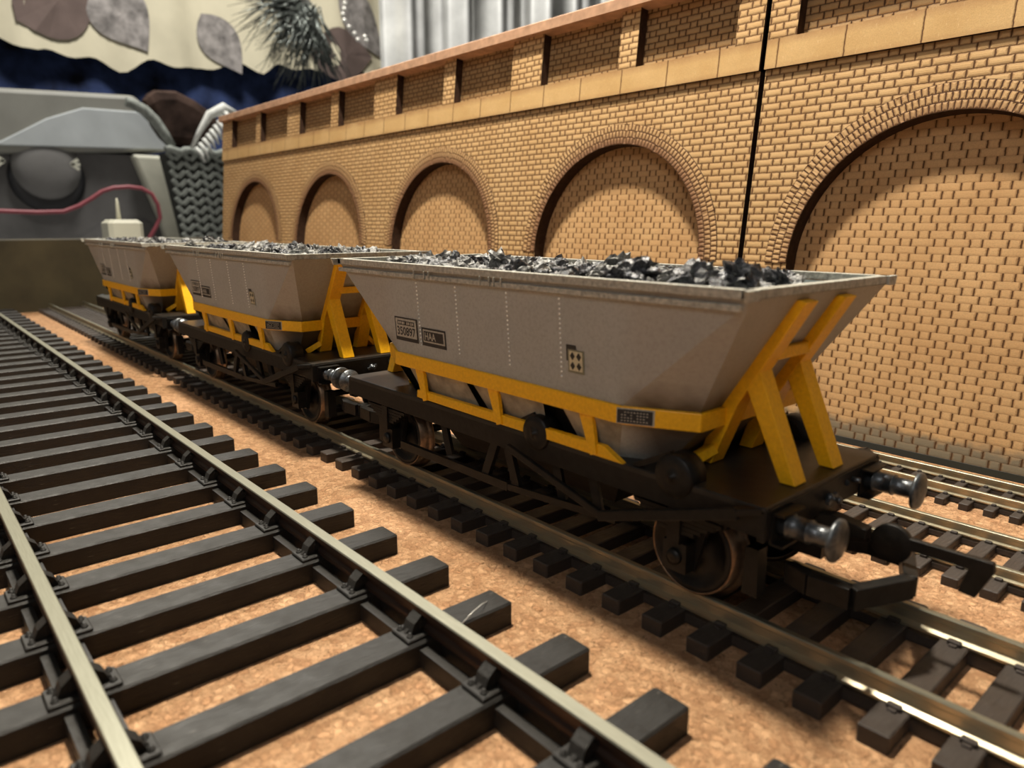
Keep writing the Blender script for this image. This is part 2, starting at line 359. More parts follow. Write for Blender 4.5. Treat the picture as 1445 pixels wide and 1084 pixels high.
def small_sleeper(w, hl, h, hg, foot):
    def mk(root):
        b = MB(); b.box(-w, 0, -hl, hl, 0, h, bev=.15); sl = b.build('sleeper', M['sleeper2'], root)
        for s in (-1, 1):
            b = MB(); c = s*hg
            for q in (-1, 1):
                b.box(-w*.72, -w*.25, min(c+q*(foot-.25), c+q*(foot+.55)), max(c+q*(foot-.25), c+q*(foot+.55)), h-.05, h+.55, bev=.1)
                b.box(-w*.62, -w*.35, min(c+q*(foot+.4), c+q*(foot+1.0)), max(c+q*(foot+.4), c+q*(foot+1.0)), h-.05, h+.25, bev=.05)
            b.build('rail_chair', M['sleeper2'], sl)
        return sl
    return mk
def n_sleeper(w, hl, h, hg, foot):
    def mk(root):
        b = MB(); b.box(-w, 0, -hl, hl, 0, h, bev=.12)
        for s in (-1, 1):
            for q in (-1, 1):
                a = s*hg+q*(foot-.15); c = s*hg+q*(foot+.5); b.box(-w*.72, -w*.28, min(a, c), max(a, c), h-.05, h+.4, bev=.08)
        return b.build('sleeper', M['sleeper2'], root)
    return mk
track('large_scale_track', 'widest model track with heavy black sleepers, bolted chairs and dull rails, nearest the camera', 26.7, 16.6, 'bull', 6.55, -489, 40, 13.55, -35.7, 4.5, o_sleeper,
      [M['rail_web'], M['rail_head']], [(-2.2, -.9, .2, 2.4), (.9, 2.2, .2, 2.4)])
track('wagon_track', 'model track with bright rails and brown sleepers carrying the three hopper wagons', 82.1, 8.7, (2.54, 1.05, .45), 4.6, -489, 40, 6.8, -27.9, 3.1, small_sleeper(3.1, 14.8, 2.06, 8.7, 1.05),
      [M['nickel'], M['rail_head']], [(-1.0, 1.0, .2, 1.5)])
track('narrower_track', 'narrower model track just behind the wagons, its rails closer together', 120.6, 6.45, (1.75, .8, .4), 3.2, -489, 40, 4.9, -28.2, 2.2, n_sleeper(2.2, 11.6, 1.45, 6.45, .8),
      [M['nickel'], M['rail_head']], [(-.9, .9, .2, 1.0)])
track('smallest_track', 'narrowest model track running along the foot of the brick wall', 150.5, 4.75, (1.75, .75, .4), 3.05, -489, 40, 3.95, -36.9, 1.6, n_sleeper(1.6, 8.6, 1.3, 4.75, .75),
      [M['nickel'], M['rail_head']], [(-.8, .8, .2, .9)])

# ------------------------------------------------------------------ brick viaduct wall (leans back slightly)
LEAN = -math.atan(.1)
def wall(name, label, x0, x1, arches, pils, end_left, end_right):
    root = tag(empty(name, (0, 169, 0), (LEAN, 0, 0)), label, 'model brick wall')
    TOP = 89.4; RAD = 33.4; SPR = 41.2; DEP = 4.5
    def uvq(pts): return [(p[0], p[2]) for p in pts]
    b = MB(); sc_ = MB()
    edges = [x0]
    def q(pts): b.poly(pts, 0, uvq(pts))
    cur = x0; N = 40
    for cx in arches:
        L = cx-RAD; Rr = cx+RAD; segs = []
        for i in range(N+1):
            a = math.pi-math.pi*i/N; segs.append((cx+RAD*math.cos(a), SPR+RAD*math.sin(a)))
        segs = [(max(min(px, x1), x0), pz) for px, pz in segs]
        if L > cur: q([(cur, 0, 0), (L, 0, 0), (L, 0, TOP), (cur, 0, TOP)])
        for (ax, az), (bx, bz) in zip(segs, segs[1:]):
            if bx-ax < 1e-6: continue
            q([(ax, 0, az), (bx, 0, bz), (bx, 0, TOP), (ax, 0, TOP)])
            sc_.poly([(ax, 0, az), (bx, 0, bz), (bx, DEP, bz), (ax, DEP, az)])
        sc_.poly([(L, 0, 0), (L, 0, SPR), (L, DEP, SPR), (L, DEP, 0)])
        if Rr < x1: sc_.poly([(Rr, 0, 0), (Rr, 0, SPR), (Rr, DEP, SPR), (Rr, DEP, 0)])
        cur = min(Rr, x1)
    if cur < x1: q([(cur, 0, 0), (x1, 0, 0), (x1, 0, TOP), (cur, 0, TOP)])
    b.build('front_face', M['brick'], root, recalc=False)
    for xx in (x0, x1): sc_.poly([(xx, 0, 0), (xx, DEP, 0), (xx, DEP, 116), (xx, 0, 116)])
    sc_.box(x0, x1, DEP+2.5, DEP+3.5, 0, 114)  # dark backing sheet, added so the slot between sections reads dark
    sc_.build('scorched_edge_dark_back', M['scorch'], root)
    for cx in arches:
        xa = max(cx-RAD-4, x0); xb = min(cx+RAD+4, x1); b = MB(); o = [(xa, DEP, 0), (xb, DEP, 0), (xb, DEP, 80), (xa, DEP, 80)]
        b.poly(o, 0, uvq(o)); b.poly([(p[0], DEP+2.4, p[2]) for p in o][::-1], 0, uvq(o)[::-1]); b.build('arch_infill', M['infill'], root, recalc=False)
        # ring of voussoirs, three courses
        b = MB(); r0 = RAD; r1 = RAD+5.85; th = .25; K = 96
        for i in range(K):
            a0 = math.pi-math.pi*i/K; a1 = math.pi-math.pi*(i+1)/K
            P_ = lambda r, a, y: (cx+r*math.cos(a), y, SPR+r*math.sin(a))
            if P_(r1, a0, 0)[0] > x1-1 or P_(r1, a1, 0)[0] > x1-1: continue
            if P_(r1, a0, 0)[0] < x0+1: continue
            u0 = (math.pi-a0)*(RAD+3); u1 = (math.pi-a1)*(RAD+3)
            b.poly([P_(r0, a0, -th), P_(r0, a1, -th), P_(r1, a1, -th), P_(r1, a0, -th)], 0, [(u0, 0), (u1, 0), (u1, 5.85), (u0, 5.85)])
            for r in (r0, r1): b.poly([P_(r, a0, 0), P_(r, a1, 0), P_(r, a1, -th), P_(r, a0, -th)], 1)
        b.build('arch_ring', [M['ring_burnt' if x0 < -200 else 'ring'], M['scorch']], root)
    b = MB(); z0, z1 = 89.2, 96.2
    def slab(b, xa, xb, ya, za, zb, mi=0, mj=1):
        o = [(xa, ya, za), (xb, ya, za), (xb, ya, zb), (xa, ya, zb)]; b.poly(o, mi, uvq(o))
        b.poly([(xa, ya, zb), (xb, ya, zb), (xb, 4, zb), (xa, 4, zb)], 0 if mj == 0 else mi, [(p, 1) for p in (xa, xb, xb, xa)])
        b.poly([(xa, ya, za), (xb, ya, za), (xb, 4, za), (xa, 4, za)], mj)
        b.poly([(xa, ya, za), (xa, 4, za), (xa, 4, zb), (xa, ya, zb)], mj); b.poly([(xb, ya, za), (xb, 4, za), (xb, 4, zb), (xb, ya, zb)], mj)
    slab(b, x0, x1, -1.0, z0, z1); b.build('stone_band', [M['band'], M['scorch']], root)
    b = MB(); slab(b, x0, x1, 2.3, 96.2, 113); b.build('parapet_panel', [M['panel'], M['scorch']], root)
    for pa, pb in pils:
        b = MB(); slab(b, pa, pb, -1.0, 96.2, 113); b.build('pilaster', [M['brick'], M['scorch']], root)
    b = MB(); b.box(x0-1, x1, -3.5, 9, 112.8, 116.2, bev=.35); b.build('coping', M['coping'], root)
    return root
wall('arched_brick_wall', 'long brown model brick wall section with four blind arches, left of the dark vertical slot', -482, -106.1, [-431.5, -339, -244, -151.8],
     [(-482, -465.9), (-428.6, -422), (-386.3, -371.4), (-336.8, -329.4), (-296.5, -278), (-243.8, -236.5), (-203.2, -187.8), (-154, -147), (-113.9, -106.1)], True, False)
wall('arched_brick_wall', 'nearer model brick wall section with one large blind arch, right of the dark vertical slot', -104.6, 60, [-58.8, 34],
     [(-104.6, -96.9), (-65, -57.5), (-20, -5), (28, 36)], False, True)

# ------------------------------------------------------------------ hopper wagons (built about their own centre, z above the cork)
def decal_pt(u, z, o=.06):     # point on the near side plate
    y = -15.1-(16.2-15.1)*(z-28.7)/(43-28.7); return (u, y-o, z)
def decal_quad(b, u0, u1, z0, z1, o=.06, mi=0, sk=0):
    b.poly([decal_pt(u0, z0, o), decal_pt(u1, z0, o), decal_pt(u1, z1, o), decal_pt(u0, z1, o)], mi)
def decal_text(txt, u0, u1, z0, z1, mat, parent, name='lettering', o=.12, bold=0.0):
    c = bpy.data.curves.new('lettering', 'FONT'); c.body = txt; c.size = 1; c.offset = bold
    t = bpy.data.objects.new('lettering_source', c); C.objects.link(t)
    me = bpy.data.meshes.new_from_object(t.evaluated_get(bpy.context.evaluated_depsgraph_get()))
    bpy.data.objects.remove(t)
    xs = [v.co.x for v in me.vertices]; ys = [v.co.y for v in me.vertices]
    for v in me.vertices:
        u = u0+(v.co.x-min(xs))/(max(xs)-min(xs))*(u1-u0); z = z0+(v.co.y-min(ys))/(max(ys)-min(ys))*(z1-z0)
        p = decal_pt(u, z, o); v.co = Vector(p)*S
    me.materials.clear(); me.materials.append(mat)
    return link(bpy.data.objects.new(name, me), parent)

def make_wagon(number=True):
    W = empty('hopper_wagon', (0, 0, 0))
    # hopper body: sloping sides, triangular corner facets, inward sloping ends
    b = MB(); T = 43.0; X = 42.6; Y = 16.2; zb = 28.7
    for sx in (-1, 1):
        for s in (-1, 1):
            b.poly([(sx*X, s*Y, T), (sx*25.5, s*15.1, zb), (sx*33.8, s*10.7, zb)])                    # facet
            b.poly([(sx*25.5, s*15.1, zb), (sx*33.8, s*10.7, zb), (sx*33.6, s*10.5, 26.2), (sx*25.4, s*14.9, 26.2)])
            b.poly([(sx*25.4, s*14.9, 26.2), (sx*33.6, s*10.5, 26.2), (sx*28.5, s*9.5, 20.5), (sx*23, s*12.4, 20.5)])
        b.poly([(sx*X, -Y, T), (sx*X, Y, T), (sx*33.8, 10.7, zb), (sx*33.8, -10.7, zb)])
        b.poly([(sx*33.8, -10.7, zb), (sx*33.8, 10.7, zb), (sx*33.6, 10.5, 26.2), (sx*33.6, -10.5, 26.2)])
        b.poly([(sx*33.6, -10.5, 26.2), (sx*33.6, 10.5, 26.2), (sx*28.5, 9.5, 20.5), (sx*28.5, -9.5, 20.5)])
    for s in (-1, 1):
        b.poly([(-X, s*Y, T), (X, s*Y, T), (25.5, s*15.1, zb), (-25.5, s*15.1, zb)])
        b.poly([(-25.5, s*15.1, zb), (25.5, s*15.1, zb), (25.4, s*14.9, 26.2), (-25.4, s*14.9, 26.2)])
    body = b.build('hopper_body', M['body'], W)
    b = MB()
    for s in (-1, 1):
        b.poly([(-X+1, s*(Y-.8), T), (X-1, s*(Y-.8), T), (X-6, s*(Y-1.9), 39.5), (-X+6, s*(Y-1.9), 39.5)])
        b.poly([(s*(X-1), -Y+.8, T), (s*(X-1), Y-.8, T), (s*(X-6), Y-1.9, 39.5), (s*(X-6), -Y+1.9, 39.5)])
    b.poly([(-X+6, -Y+1.9, 39.5), (X-6, -Y+1.9, 39.5), (X-6, Y-1.9, 39.5), (-X+6, Y-1.9, 39.5)]); b.build('hopper_lining', M['inside'], body)
    # rim: flat lip with a ledge strip below it
    b = MB(); x, y = 42.9, 16.8
    for s in (-1, 1):
        b.box(-x, x, min(s*(y-1.1), s*y), max(s*(y-1.1), s*y), 43.05, 44.1); b.box(-x+.1, x-1.4, min(s*(y-.9), s*(y-.15)), max(s*(y-.9), s*(y-.15)), 41.75, 42.45)
        b.prism([(-16.8, 43.1), (16.8, 43.1), (16.8, 44.1), (-16.8, 44.1)], 'x', min(s*(x-1.2), s*x), max(s*(x-1.2), s*x))
        for k in (-1, 1): b.prism([(k*15.6, 44.1), (k*16.9, 44.1), (k*18.0, 44.1), (k*17.6, 42.9), (k*16.0, 42.9), (k*15.6, 43.0)][::k], 'x', min(s*(x-.3), s*(x+.35)), max(s*(x-.3), s*(x+.35)))
    for sx in (-1, 1):
        for xx in (-17.5, -14.6, -13.4, -.5, 1.6, 2.6, 4.2): b.box(xx, xx+.25, sx*16.85-.06, sx*16.85+.06 if sx > 0 else sx*16.85+.2, 41.8, 43.1)
    b.build('rim', M['rim'], body, bevel=.12)
    # rivet columns on both sides
    for ux_ in (-17.8, -7.3, 4.6, 15.1):
        for s in (-1, 1):
            b = MB()
            for k in range(17):
                z = 30.7+k*.645; yy = 15.1+1.1*(z-28.7)/14.3
                if s > 0 and k % 2: pass
                b.ball((ux_, s*(yy+.02), z), .175, 0, 6)
            b.build('rivet_column', M['rivet'], body)
    # chutes below the belt, three a side
    for s in (-1, 1):
        for xa, xb, xc, xd in ((-23.5, -7.5, -21.5, -5.0), (-5.8, 10.5, -2.6, 9.5), (14.0, 25.7, 16.5, 23.6)):
            b = MB()
            for k in range(6):      # gently bulged panel
                t0, t1 = k/6, (k+1)/6
                f = lambda t, lo: (xa+(xb-xa)*t if not lo else xc+(xd-xc)*t)
                g = lambda t, lo: s*((14.4 if not lo else 12.2)+.5*math.sin(math.pi*t))
                b.poly([(f(t0, 0), g(t0, 0), 26.6), (f(t1, 0), g(t1, 0), 26.6), (f(t1, 1), g(t1, 1), 20.6), (f(t0, 1), g(t0, 1), 20.6)], 0, None, True)
            b.build('chute', M['chute'], body)
    b = MB(); b.hexa([(-23, -11, 20.4), (23, -11, 20.4), (23, 11, 20.4), (-23, 11, 20.4), (-26, -13, 27), (26, -13, 27), (26, 13, 27), (-26, 13, 27)]); b.build('hopper_bottom', M['black'], body)
    # lettering on both sides is on the near plate only
    b = MB()
    decal_quad(b, -25.4, -18.5, 30.8, 34.9); pl1 = b.build('number_panel', M['plate_black'], body)
    b = MB(); decal_quad(b, -25.1, -18.9, 31.45, 34.65, .09); b.build('panel_field', M['plate_grey'], pl1)
    b = MB(); decal_quad(b, -24.5, -19.4, 33.55, 34.3, .12)
    b.build('data_line', M['plate_black'], pl1)
    b = MB()
    for k, (u, wd) in enumerate(((-24.3, .5), (-23.7, .45), (-23.1, .5), (-22.5, .2), (-21.7, .35), (-21.2, .4), (-20.5, .35), (-20.0, .4))): decal_quad(b, u, u+wd, 33.7+.05*(k % 2), 34.15, .15)
    b.build('data_line', M['plate_grey'], pl1)
    if number: decal_text('350897', -24.75, -19.2, 31.75, 33.25, M['plate_black'], pl1, bold=.02)
    b = MB(); decal_quad(b, -17.4, -10.7, 30.75, 33.8); pl2 = b.build('type_panel', M['plate_black'], body)
    b = MB(); decal_quad(b, -17.0, -11.0, 31.35, 33.5, .09); b.build('panel_field', M['plate_grey'], pl2)
    b = MB(); decal_quad(b, -16.75, -11.35, 31.6, 33.25, .12); b.build('panel_field', M['plate_black'], pl2)
    decal_text('HAA', -16.4, -13.4, 31.8, 33.05, M['plate_grey'], pl2, bold=.015, o=.15)
    b = MB(); decal_quad(b, 16.1, 17.9, 33.0, 35.2); dm = b.build('load_symbol', M['plate_black'], body)
    b = MB(); decal_quad(b, 16.4, 19.3, 31.5, 34.6, .08); b.build('symbol_border', plain('khaki_border', (.22, .21, .14, 1), .5, 0, .05, 1, 0), dm)
    b = MB(); decal_quad(b, 16.65, 19.0, 31.8, 34.4, .11); b.build('symbol_field', M['cream'], dm)
    b = MB()
    for du in (17.27, 18.4):
        for dz in (32.45, 33.75):
            b.poly([decal_pt(du-.45, dz, .14), decal_pt(du, dz-.58, .14), decal_pt(du+.45, dz, .14), decal_pt(du, dz+.58, .14)])
    b.build('diamonds', M['plate_black'], dm)
    # yellow belt and cradle
    b = MB(); out = [(-25.6, -15.55), (25.6, -15.55), (34.4, -11.2), (34.7, 11.2), (25.6, 15.55), (-25.6, 15.55), (-34.4, 11.2), (-34.4, -11.2)]
    inn = [(-25.4, -14.7), (25.4, -14.7), (33.5, -10.4), (33.5, 10.4), (25.4, 14.7), (-25.4, 14.7), (-33.5, 10.4), (-33.5, -10.4)]
    for i in range(8):
        j = (i+1) % 8; a, c, d, e = out[i], out[j], inn[j], inn[i]
        b.hexa([(a[0], a[1], 26.3), (c[0], c[1], 26.3), (d[0], d[1], 26.3), (e[0], e[1], 26.3), (a[0], a[1], 28.65), (c[0], c[1], 28.65), (d[0], d[1], 28.65), (e[0], e[1], 28.65)])
    cradle = b.build('belt_frame', M['yellow'], W, bevel=.15)
    for s in (-1, 1):
        for xx in (-19.2, .2, 19.2):
            b = MB(); b.prism([(xx-1.15, 26.4), (xx+1.25, 26.4), (xx+2.2, 21.3), (xx+1.1, 20.9)][::1], 'y', -.35, .35)
            o = b.build('side_strut', M['yellow'], cradle, bevel=.1); o.location.y = s*14.75*S
            o.rotation_euler = (0, 0, 0)
        b = MB(); b.prism([(-20.2, 22.6), (-20.4, 21.2), (25.6, 20.9), (22.3, 22.6)], 'y', -.5, .5); o = b.build('lower_rail', M['yellow'], cradle, bevel=.15); o.location.y = s*14.3*S
    # end stanchions
    for sx in (-1, 1):
        for s in (-1, 1):
            yc = s*4.8; b = MB()
            # post lying on the sloping end, with leg running out to the deck end
            pts = [(40.9, 42.6), (43.4, 42.2), (35.9, 29.2), (34.9, 26.5), (32.8, 21.0), (30.8, 21.0), (33.0, 28.0)]
            pts2 = [(35.8, 34.0), (38.4, 34.0), (44.0, 21.0), (42.0, 21.0), (37.0, 31.2), (34.5, 29.0)]
            w_ = 1.45
            for P_ in (pts, pts2):
                Q = [(sx*p[0], p[1]) for p in P_]
                b.prism(Q if sx < 0 else Q[::-1], 'y', yc-w_, yc+w_); w_ -= .08
            b.build('end_stanchion', M['yellow'], cradle, bevel=.15)
            b = MB(); b.bar((sx*33.0, s*6.0, 23.2), (sx*31.0, s*8.6, 21.2), 1.4, 1.2); b.build('foot_gusset', M['yellow'], cradle)
        b = MB(); b.box(min(sx*38.1, sx*39.4), max(sx*38.1, sx*39.4), -4, 4, 34.9, 36.4); b.build('cross_bar', M['yellow'], cradle, bevel=.15)
    # black capacity panel with rows of tiny white print, on both belts
    b = MB(); b.hexa([(25.15, -15.78, 26.45), (29.4, -13.71, 26.45), (29.4, -13.6, 26.45), (25.15, -15.5, 26.45), (25.15, -15.78, 28.45), (29.4, -13.71, 28.45), (29.4, -13.6, 28.45), (25.15, -15.5, 28.45)]); pn = b.build('capacity_panel', M['plate_grey'], W)
    b = MB(); b.hexa([(25.3, -15.83, 26.6), (29.2, -13.93, 26.6), (29.2, -13.75, 26.6), (25.3, -15.6, 26.6), (25.3, -15.83, 28.3), (29.2, -13.93, 28.3), (29.2, -13.75, 28.3), (25.3, -15.6, 28.3)]); b.build('panel_face', M['plate_black'], pn)
    b = MB()
    for r in range(4):
        for k in range(9):
            if R.random() < .7:
                t0 = .12+k*.09; t1 = t0+.05; z = 26.85+r*.36
                p = [(25.3+3.9*t0, -15.88+1.9*t0, z), (25.3+3.9*t1, -15.88+1.9*t1, z)]
                b.poly([p[0], p[1], (p[1][0], p[1][1], z+.13), (p[0][0], p[0][1], z+.13)])
    b.build('fine_print', M['plate_grey'], pn)
    # ---- underframe
    b = MB(); b.box(-45, 45, -14.4, 14.4, 20.0, 20.95); deck = b.build('deck', M['deck'], W, bevel=.2)
    for sx in (-1, 1):
        b = MB(); b.box(min(sx*44.2, sx*45.1), max(sx*44.2, sx*45.1), -14.4, 14.4, 16.9, 20.6); b.build('headstock', M['black'], W, bevel=.12)
    for s in (-1, 1):
        b = MB(); b.prism([(s*13.9, 17.4), (s*14.4, 17.4), (s*14.4, 20.2), (s*12.6, 20.2), (s*12.6, 19.7), (s*13.9, 19.4)][::s], 'x', -44.3, 44.3)
        for xx in (-40, -26, -12, 2, 16, 30): b.prism([(s*12.8, 19.8), (s*14.2, 19.8), (s*13.9, 17.5)][::s], 'x', xx, xx+.6)
        b.build('sole_bar', M['black'], W)
        for xx, r in ((9.4, 2.6), (33.2, 2.7)):
            b = MB(); b.lathe([(r*.8, -.2), (r, 0), (r, 2.8), (r*.92, 3.05), (r*.5, 3.1), (.35, 3.15), (.3, 3.5), (.1, 3.6)], (xx, s*11.8, 21.4), (0, s, 0), 28); b.build('brake_cylinder', M['black'], W)
            b = MB(); b.bar((xx-1, s*13.6, 23.8), (xx-6.5, s*13.6, 20.9), .8, .7); b.build('release_rod', M['black'], W)
        # longitudinal frames, brake lever, hangers
        b = MB(); b.bar((23.2, s*16.2, 13.7), (42.8, s*16.2, 20.2), .9, 1.3, (0, 0, 1)); b.bar((42.2, s*16.3, 20.3), (44.6, s*13.2, 20.4), 1.4, .8); b.bar((4.5, s*15.6, 18.4), (23.6, s*16.2, 13.9), .7, 1.0); b.build('brake_lever', M['black'], W, bevel=.1)
        b = MB(); b.bar((-28, s*13.2, 10.6), (2, s*13.2, 10.9), .8, 1.4); b.bar((-4, s*13, 10.6), (-1, s*13, 17.8), .8, 1.6); b.bar((4, s*13, 10.8), (1.5, s*13, 17.8), .8, 1.6); b.bar((2, s*13.2, 10.9), (24, s*13.6, 12.6), .7, 1.0)
        for xx in (-15, 12, 19): b.bar((xx, s*13, 17.8), (xx+1.2, s*12.6, 12), .8, 1.2)
        b.build('brake_rigging', M['black'], W)
    for xa in (-33, 33):
        ax = empty('wheelset', (xa, 0, 10.65), parent=W)
        b = MB(); b.lathe([(.8, -12), (.8, 12)], (0, 0, 0), (0, 1, 0), 10); b.build('axle', M['black'], ax)
        for s in (-1, 1):
            b = MB(); b.ring([(6.3, -1.25), (6.85, -1.2), (6.9, -.8), (6.35, -.45), (6.15, -.2), (6.02, 1.35), (5.75, 1.4), (5.6, 0)], (0, s*8.35, 0), (0, s, 0), 56); wh = b.build('tyre', M['tread'], ax)
            b = MB(); b.lathe([(1, -1.3), (6.4, -1.2), (5.9, -.3), (5.8, 1.3), (5.5, 1.5), (4.9, 1.45), (4.5, .9), (1.8, .8), (1.5, 1.7), (.6, 1.75)], (0, s*8.35, 0), (0, s, 0), 40); b.build('wheel_disc', M['black'], ax)
    for xa in (-33, 33):
        for s in (-1, 1):
            b = MB(); y0, y1 = sorted((s*10.6, s*11.4))
            b.prism([(xa-4.6, 20), (xa-1.6, 8.4), (xa+1.6, 8.4), (xa+4.6, 20)], 'y', y0, y1)
            b.box(xa-1.7, xa+1.7, *sorted((s*11.3, s*13.3)), 8.8, 12.6); b.lathe([(1.1, 0), (1.0, .5), (.3, .6)], (xa, s*13.2, 10.7), (0, s, 0), 14)
            for k in range(5): b.box(xa-6.3+k*.9, xa+6.3-k*.9, *sorted((s*11.9, s*13.5)), 16.2-k*.55, 16.7-k*.55)
            b.box(xa-.9, xa+.9, *sorted((s*11.6, s*13.8)), 12.6, 17)
            for k in (-1, 1): b.bar((xa+k*6.2, s*12.7, 16.4), (xa+k*7.0, s*12.9, 19.6), 1.0, 1.0)
            b.build('axle_guard', M['black'], W)
            b = MB(); b.prism([(xa+(7.2 if xa > 0 else -9.2), 7.5), (xa+(9.2 if xa > 0 else -7.2), 7.5), (xa+(9 if xa > 0 else -7), 13.5), (xa+(7.4 if xa > 0 else -9), 13.5)], 'y', *sorted((s*7.6, s*9.6))); b.build('brake_shoe', M['black'], W)
    b = MB(); b.box(-40, 40, -4.2, 4.2, 15.2, 20.0); b.box(-44, 44, -1.5, 1.5, 16.5, 20); b.hexa([(-18, -7, 11.5), (18, -7, 11.5), (18, 7, 11.5), (-18, 7, 11.5), (-23, -11, 20), (23, -11, 20), (23, 11, 20), (-23, 11, 20)]); b.build('underfloor', M['black'], W)
    for sx in (-1, 1):
        for s in (-1, 1):
            b = MB(); o = (sx*45, s*10.9, 18.4)
            b.lathe([(1.45, 0), (1.45, 1.1), (1.5, 1.15), (1.5, 1.3), (1.25, 1.35), (1.25, 3.3), (1.35, 3.35), (1.35, 3.5), (1.12, 3.55), (1.12, 5.6), (1.3, 5.9), (2.35, 6.1), (2.35, 6.4), (2.1, 6.62), (1.2, 6.8), (.3, 6.85)], o, (sx, 0, 0), 28)
            bf = b.build('buffer', M['steel'], W)
            b = MB(); b.box(*sorted((sx*45, sx*46.6)), s*10.9-2.3, s*10.9+2.3, 19.9, 20.15); b.box(*sorted((sx*45, sx*46.6)), s*10.9-2.3, s*10.9+2.3, 16.4, 16.65); b.box(*sorted((sx*45, sx*45.3)), s*10.9-2.3, s*10.9+2.3, 16.4, 20.15); b.build('buffer_bracket', M['black'], bf)
        b = MB(); b.lathe([(.55, 0), (.55, .6), (.25, .7), (.25, 1.3), (.5, 1.35), (.3, 1.7)], (sx*45.1, 0, 18.6), (sx, 0, 0), 10); b.bar((sx*45.6, -1.1, 18.2), (sx*45.6, 1.1, 18.9), .5, .5); b.build('drawhook', M['steel'], W)
        b = MB(); b.tube([(sx*45.2, s_*4.6, 19.3) for s_ in (1, 1.01)], .4, 8); b.lathe([(.35, 0), (.35, 1.0), (.15, 1.1)], (sx*45.1, 6.3, 19.4), (sx, 0, 0), 8); b.build('brake_pipe', M['steel'], W)
        # tension-lock coupling: mounting arm, bowed bar, hook with its long nose
        b = MB(); zc = 11.0
        b.box(*sorted((sx*36, sx*46)), -2.2, 2.2, 11.5, 13.2); b.bar((sx*41, 0, 12.4), (sx*44, 0, 17), 4, 1.5)
        cp_ = b.build('coupling', M['black'], W)
        b = MB(); pth = [(45.5, -6.0), (47.5, -7.2), (51.8, -6.6), (53.6, -4.0), (54.2, 0), (53.6, 4.0), (51.8, 6.6), (47.5, 7.2), (45.5, 6.0)]
        pth = [(44.5, -6.8), (47.5, -7.9), (52.0, -7.6), (55.2, 0), (52.0, 7.6), (47.5, 7.9), (44.5, 6.8)]
        for (ax_, ay), (bx_, by) in zip(pth, pth[1:]): b.bar((sx*ax_, ay, zc), (sx*bx_, by, zc), 1.5, 2.5)
        b.build('coupling_bar', M['black'], cp_, bevel=.1)
        b = MB(); yk = 2.4
        b.prism([(sx*p[0], p[1]) for p in ((45, 12.4), (49.5, 13.6), (49.5, 15.0), (45, 14.6))][::-sx], 'y', yk-.45, yk+.45)
        b.lathe([(.4, -.5), (2.3, -.45), (2.3, .45), (.4, .5)], (sx*52.0, yk, 14.4), (0, 1, 0), 24)
        b.prism([(sx*p[0], p[1]) for p in ((51.5, 15.6), (62.2, 15.7), (62.4, 14.6), (61.0, 11.2), (59.3, 11.4), (60.0, 14.2), (51.5, 14.2))][::sx], 'y', yk-.45, yk+.45)
        b.prism([(sx*p[0], p[1]) for p in ((43.5, 16.6), (46.5, 17.2), (50.5, 16.6), (50.5, 15.4), (43.5, 15.0))][::sx], 'y', -1.6, .2)
        b.build('coupling_hook', M['black'], cp_, bevel=.1)
    return W
PERIOD = 106.1
w1 = make_wagon()
wag = [w1, dup(w1), dup(w1)]
lbl = ['front grey hopper wagon of coal, number and HAA panels readable on its side', 'middle of the three grey hopper wagons, coupled behind the front one', 'rearmost grey hopper wagon, by the dark end board']
for i, o in enumerate(wag):
    o.location = Vector((-81-i*PERIOD, 82.1, 0))*S
    tag(o, lbl[i], 'hopper wagon', 'coal hopper wagons')

# ------------------------------------------------------------------ coal
def lump(seed, mat, jag):
    r = random.Random(seed); bm = bmesh.new(); bmesh.ops.create_icosphere(bm, subdivisions=3, radius=1)
    for _ in range(7):       # knock flat faces off
        n = Vector((r.gauss(0, 1), r.gauss(0, 1), r.gauss(0, 1))).normalized(); d = r.uniform(.55, .85)
        for v in bm.verts:
            k = v.co.dot(n)
            if k > d: v.co -= n*(k-d)
    sx_, sy_, sz_ = r.uniform(.8, 1.35), r.uniform(.7, 1.1), r.uniform(.55, 1.0)
    for v in bm.verts:
        q_ = v.co*2.3+Vector((seed*3.1, 0, 0)); v.co = Vector((v.co.x*sx_, v.co.y*sy_, v.co.z*sz_))*(1+noise.noise(q_)*jag*4.2+noise.noise(q_*3.1)*jag*2.2); v.co *= S
    me = bpy.data.meshes.new('coal_lump'); bm.to_mesh(me); bm.free(); me.materials.append(mat); return me
lumps = [lump(i, M['coal'] if i % 2 else M['coal_dust'], .10+.05*(i % 3)) for i in range(12)]
cl = ['black lump of coal heaped in the front hopper wagon', 'black lump of coal heaped in the middle hopper wagon', 'black lump of coal heaped in the rearmost hopper wagon']
